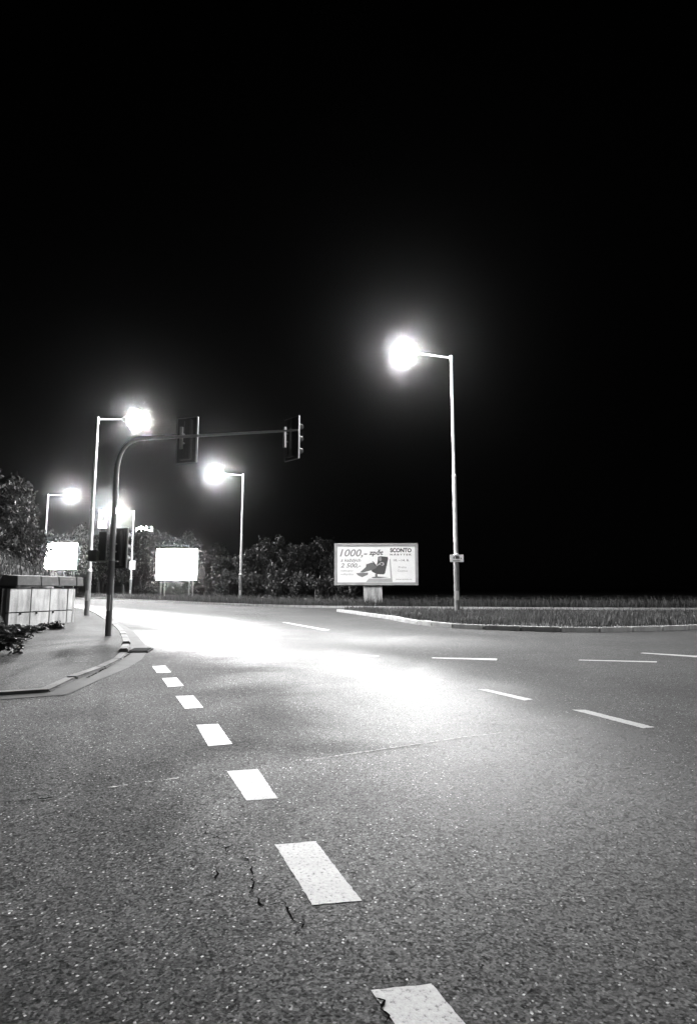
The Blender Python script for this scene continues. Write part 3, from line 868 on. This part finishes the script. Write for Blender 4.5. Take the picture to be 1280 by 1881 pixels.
# ================================================================== TREES AND SHRUBS
def leaf_cloud(seed, n_clump, per, rx, rz, leaf, cz0, hollow=0.35):
    r = np.random.default_rng(seed)
    d = r.normal(size=(n_clump, 3)); d /= np.linalg.norm(d, axis=1)[:, None]
    rad = (hollow + (1 - hollow) * r.random(n_clump) ** 0.6)[:, None]
    lump = 0.72 + 0.42 * np.sin(d[:, 0] * 4 + seed) * np.cos(d[:, 1] * 3.3 + seed * 2) + 0.18 * np.sin(d[:, 2] * 6)
    C = d * rad * lump[:, None] * np.array([rx, rx, rz]) + np.array([0, 0, cz0])
    C = np.repeat(C, per, 0)
    N = len(C)
    pos = C + r.normal(size=(N, 3)) * (rx * 0.095)
    a = r.normal(size=(N, 3)); a /= np.linalg.norm(a, axis=1)[:, None]
    b_ = np.cross(a, r.normal(size=(N, 3))); b_ /= np.linalg.norm(b_, axis=1)[:, None]
    s = leaf * r.uniform(0.6, 1.4, N)[:, None]
    v = np.stack([pos - a * s, pos + b_ * s * 0.5, pos + a * s, pos - b_ * s * 0.5], 1).reshape(-1, 3)
    return v, C
def crown_mesh(name, seed, n_clump, per, rx, rz, leaf, cz0, m):
    v, _ = leaf_cloud(seed, n_clump, per, rx, rz, leaf, cz0)
    n = len(v) // 4
    me = bpy.data.meshes.new(name)
    me.vertices.add(n * 4); me.vertices.foreach_set('co', v.ravel())
    me.loops.add(n * 4); me.loops.foreach_set('vertex_index', np.arange(n * 4, dtype=np.int32))
    me.polygons.add(n); me.polygons.foreach_set('loop_start', (np.arange(n) * 4).astype(np.int32))
    me.update(calc_edges=True); me.materials.append(m)
    return me
def trunk_mesh(seed, h, r, crown_r):
    q = random.Random(seed); s = MB()
    bend = Vector((q.uniform(-0.2, 0.2), q.uniform(-0.2, 0.2), 0))
    s.tube([Vector((0, 0, -0.3)), Vector((0, 0, 0.05)), bend * 0.5 + Vector((0, 0, h * 0.3)), bend + Vector((0, 0, h * 0.6)), bend * 1.4 + Vector((0, 0, h * 0.85))], [r * 1.5, r * 1.15, r * 0.9, r * 0.6, r * 0.2], 9)
    for k in range(7):
        z = h * q.uniform(0.28, 0.62); a = q.uniform(0, 6.28)
        st = bend * (z / h) + Vector((0, 0, z)); e = st + Vector((math.cos(a), math.sin(a), q.uniform(0.5, 1.1))) * crown_r * q.uniform(0.5, 0.75)
        s.tube([st, st.lerp(e, 0.5) + Vector((0, 0, 0.1)), e], [r * 0.45, r * 0.3, r * 0.1], 6)
    return s.mesh('trunk', M_bark, True)
# unit tree: 1 m crown radius scale factors applied per tree
KIND = []
for k in range(4):
    KIND.append((crown_mesh('crown', 11 + k, 150, 55, 2.2, 2.5, 0.16, 3.6, M_leaf), trunk_mesh(k, 5.2, 0.14, 2.2)))
KINDD = []
for k in range(2):
    KINDD.append((crown_mesh('crown', 31 + k, 190, 60, 2.3, 2.8, 0.13, 3.5, M_leafd), trunk_mesh(k + 9, 5.4, 0.15, 2.2)))
def tree(x, y, z, height, width, kind, label, group, name='tree'):
    cm, tm = kind
    o = empty(name, (x, y, z), random.uniform(0, 6.28))
    o.scale = (width / 4.6, width / 4.6, height / 6.2)
    link('crown', cm, o); link('trunk', tm, o)
    return tag(o, label, 'tree', group)
def tree_px(px, y, top_py, width_px, kind, label, group, z=0.1, name='tree'):
    t = P(px, top_py, y)
    return tree(t.x, y, z, t.z - z, width_px / F_PX * y, kind, label, group, name)
gl = 'dark trees on the left bank'
for (px, y, top, w, k, lb) in ((-35, 27, 838, 170, 0, 'nearest dark tree at the left edge, its crown cut by the frame'),
                               (22, 34, 862, 120, 1, 'dark leafy tree behind the slope, left of the leftmost lamp pole'),
                               (62, 44, 940, 70, 0, 'small dark tree whose lit leaves touch the left glowing billboard')):
    x = P(px, 1000, y).x
    tree_px(px, y, top, w, KINDD[k], lb, gl, bank_h(x, y) if bank_h(x, y) > 0 else 0.1)
gm = 'trees behind the far road'
mid = [(150, 96, 955, 70), (188, 92, 975, 60), (232, 88, 985, 66), (262, 100, 955, 80), (303, 94, 972, 70), (345, 92, 965, 80),
       (402, 86, 985, 70), (425, 62, 1012, 74), (462, 58, 1000, 70), (505, 66, 974, 90), (545, 56, 988, 70), (582, 62, 976, 90), (618, 54, 1004, 66), (648, 60, 1010, 70), (700, 66, 1030, 70)]
names = ['tree left of the signal mast, behind the left glowing billboard', 'tree directly behind the signal mast', 'tree behind the farthest lamp pole', 'tall tree under the lit roof lettering',
         'tree standing behind the left half of the glowing billboard', 'tree standing behind the right half of the glowing billboard', 'tree just right of the glowing billboard',
         'tree behind the lower pole of the lamp right of the glowing billboard', 'first bushy tree right of the lamp pole in the middle', 'tallest dense tree in the middle of the tree row', 'tree in the row halfway between the middle lamp and the printed billboard',
         'tree whose crown ends left of the printed billboard', 'tree partly hidden by the left edge of the printed billboard', 'low tree behind the printed billboard, left part', 'lowest tree behind the printed billboard, right part']
for i, ((px, y, top, w), lb) in enumerate(zip(mid, names)):
    tree_px(px, y, top, w, KIND[i % 4], lb, gm)
# low bushes along the verge and the glowing billboard
shr = [crown_mesh('foliage', 51 + k, 60, 45, 0.8, 0.6, 0.075, 0.5, M_leaf) for k in range(3)]
def shrub(x, y, z, w, h, k, label, group, m=None):
    o = empty('shrub', (x, y, z), random.uniform(0, 6.28)); o.scale = (w / 1.7, w / 1.7, h / 1.1)
    link('foliage', shr[k % 3], o)
    s = MB()
    for j in range(4):
        a = j * 1.57 + 0.4; s.tube([(0, 0, -0.1), (0.3 * math.cos(a), 0.3 * math.sin(a), 0.5)], [0.025, 0.01], 6)
    s.build('stem', M_bark, o, True)
    return tag(o, label, 'shrub', group)
for i, (px, y, top, w) in enumerate(((275, 80, 1068, 42), (330, 79, 1066, 34), (352, 80, 1064, 40), (392, 70, 1052, 40), (420, 52, 1040, 60), (465, 52, 1042, 60), (510, 50, 1036, 66), (555, 48, 1045, 64), (598, 46, 1050, 60), (640, 45, 1062, 50))):
    t = P(px, top, y)
    shrub(t.x, y, 0.1, w / F_PX * y, t.z - 0.1, i, ['shrub left of the glowing billboard posts', 'shrub lit from above beneath the glowing billboard', 'bright shrub at the right foot of the glowing billboard', 'shrub right of the glowing billboard', 'shrub left of the middle lamp pole',
           'shrub right of the middle lamp pole', 'wide shrub at the foot of the middle tree row', 'shrub halfway between middle lamp and printed billboard', 'shrub just left of the printed billboard', 'shrub below the left corner of the printed billboard'][i], 'shrubs along the verge')
for i, (px, py_, w, h, lb) in enumerate(((-14, 1196, 1.3, 0.5, 'dark shrub at the left edge in the bed before the wall'), (22, 1180, 0.9, 0.32, 'dark low shrub in the bed, behind the edging stones'),
                                         (26, 1166, 0.6, 0.28, 'weedy shrub growing at the left foot of the concrete wall'), (100, 1156, 0.7, 0.22, 'low weeds along the right foot of the concrete wall'), (60, 1162, 0.7, 0.2, 'low weeds along the middle foot of the concrete wall'))):
    p = G(px, py_, 0.112)
    shrub(p.x, p.y, 0.10, w, h, i, lb, 'weeds by the wall')

# ================================================================== THIN HAZE ADDED TO IMITATE GLARE AROUND THE LAMPS
if HAZE > 0:
    mh_ = bpy.data.materials.new('glare_haze'); mh_.use_nodes = True
    n, l = mh_.node_tree.nodes, mh_.node_tree.links
    n.clear(); out = n.new('ShaderNodeOutputMaterial'); pv_ = n.new('ShaderNodeVolumePrincipled')
    pv_.inputs['Color'].default_value = g3(0.9); pv_.inputs['Density'].default_value = HAZE; pv_.inputs['Anisotropy'].default_value = 0.99
    l.new(pv_.outputs[0], out.inputs['Volume'])
    s = MB(); s.box((0, 90, 9.0), (340, 320, 22)); hz = s.build('added_haze', mh_); stuff(hz)
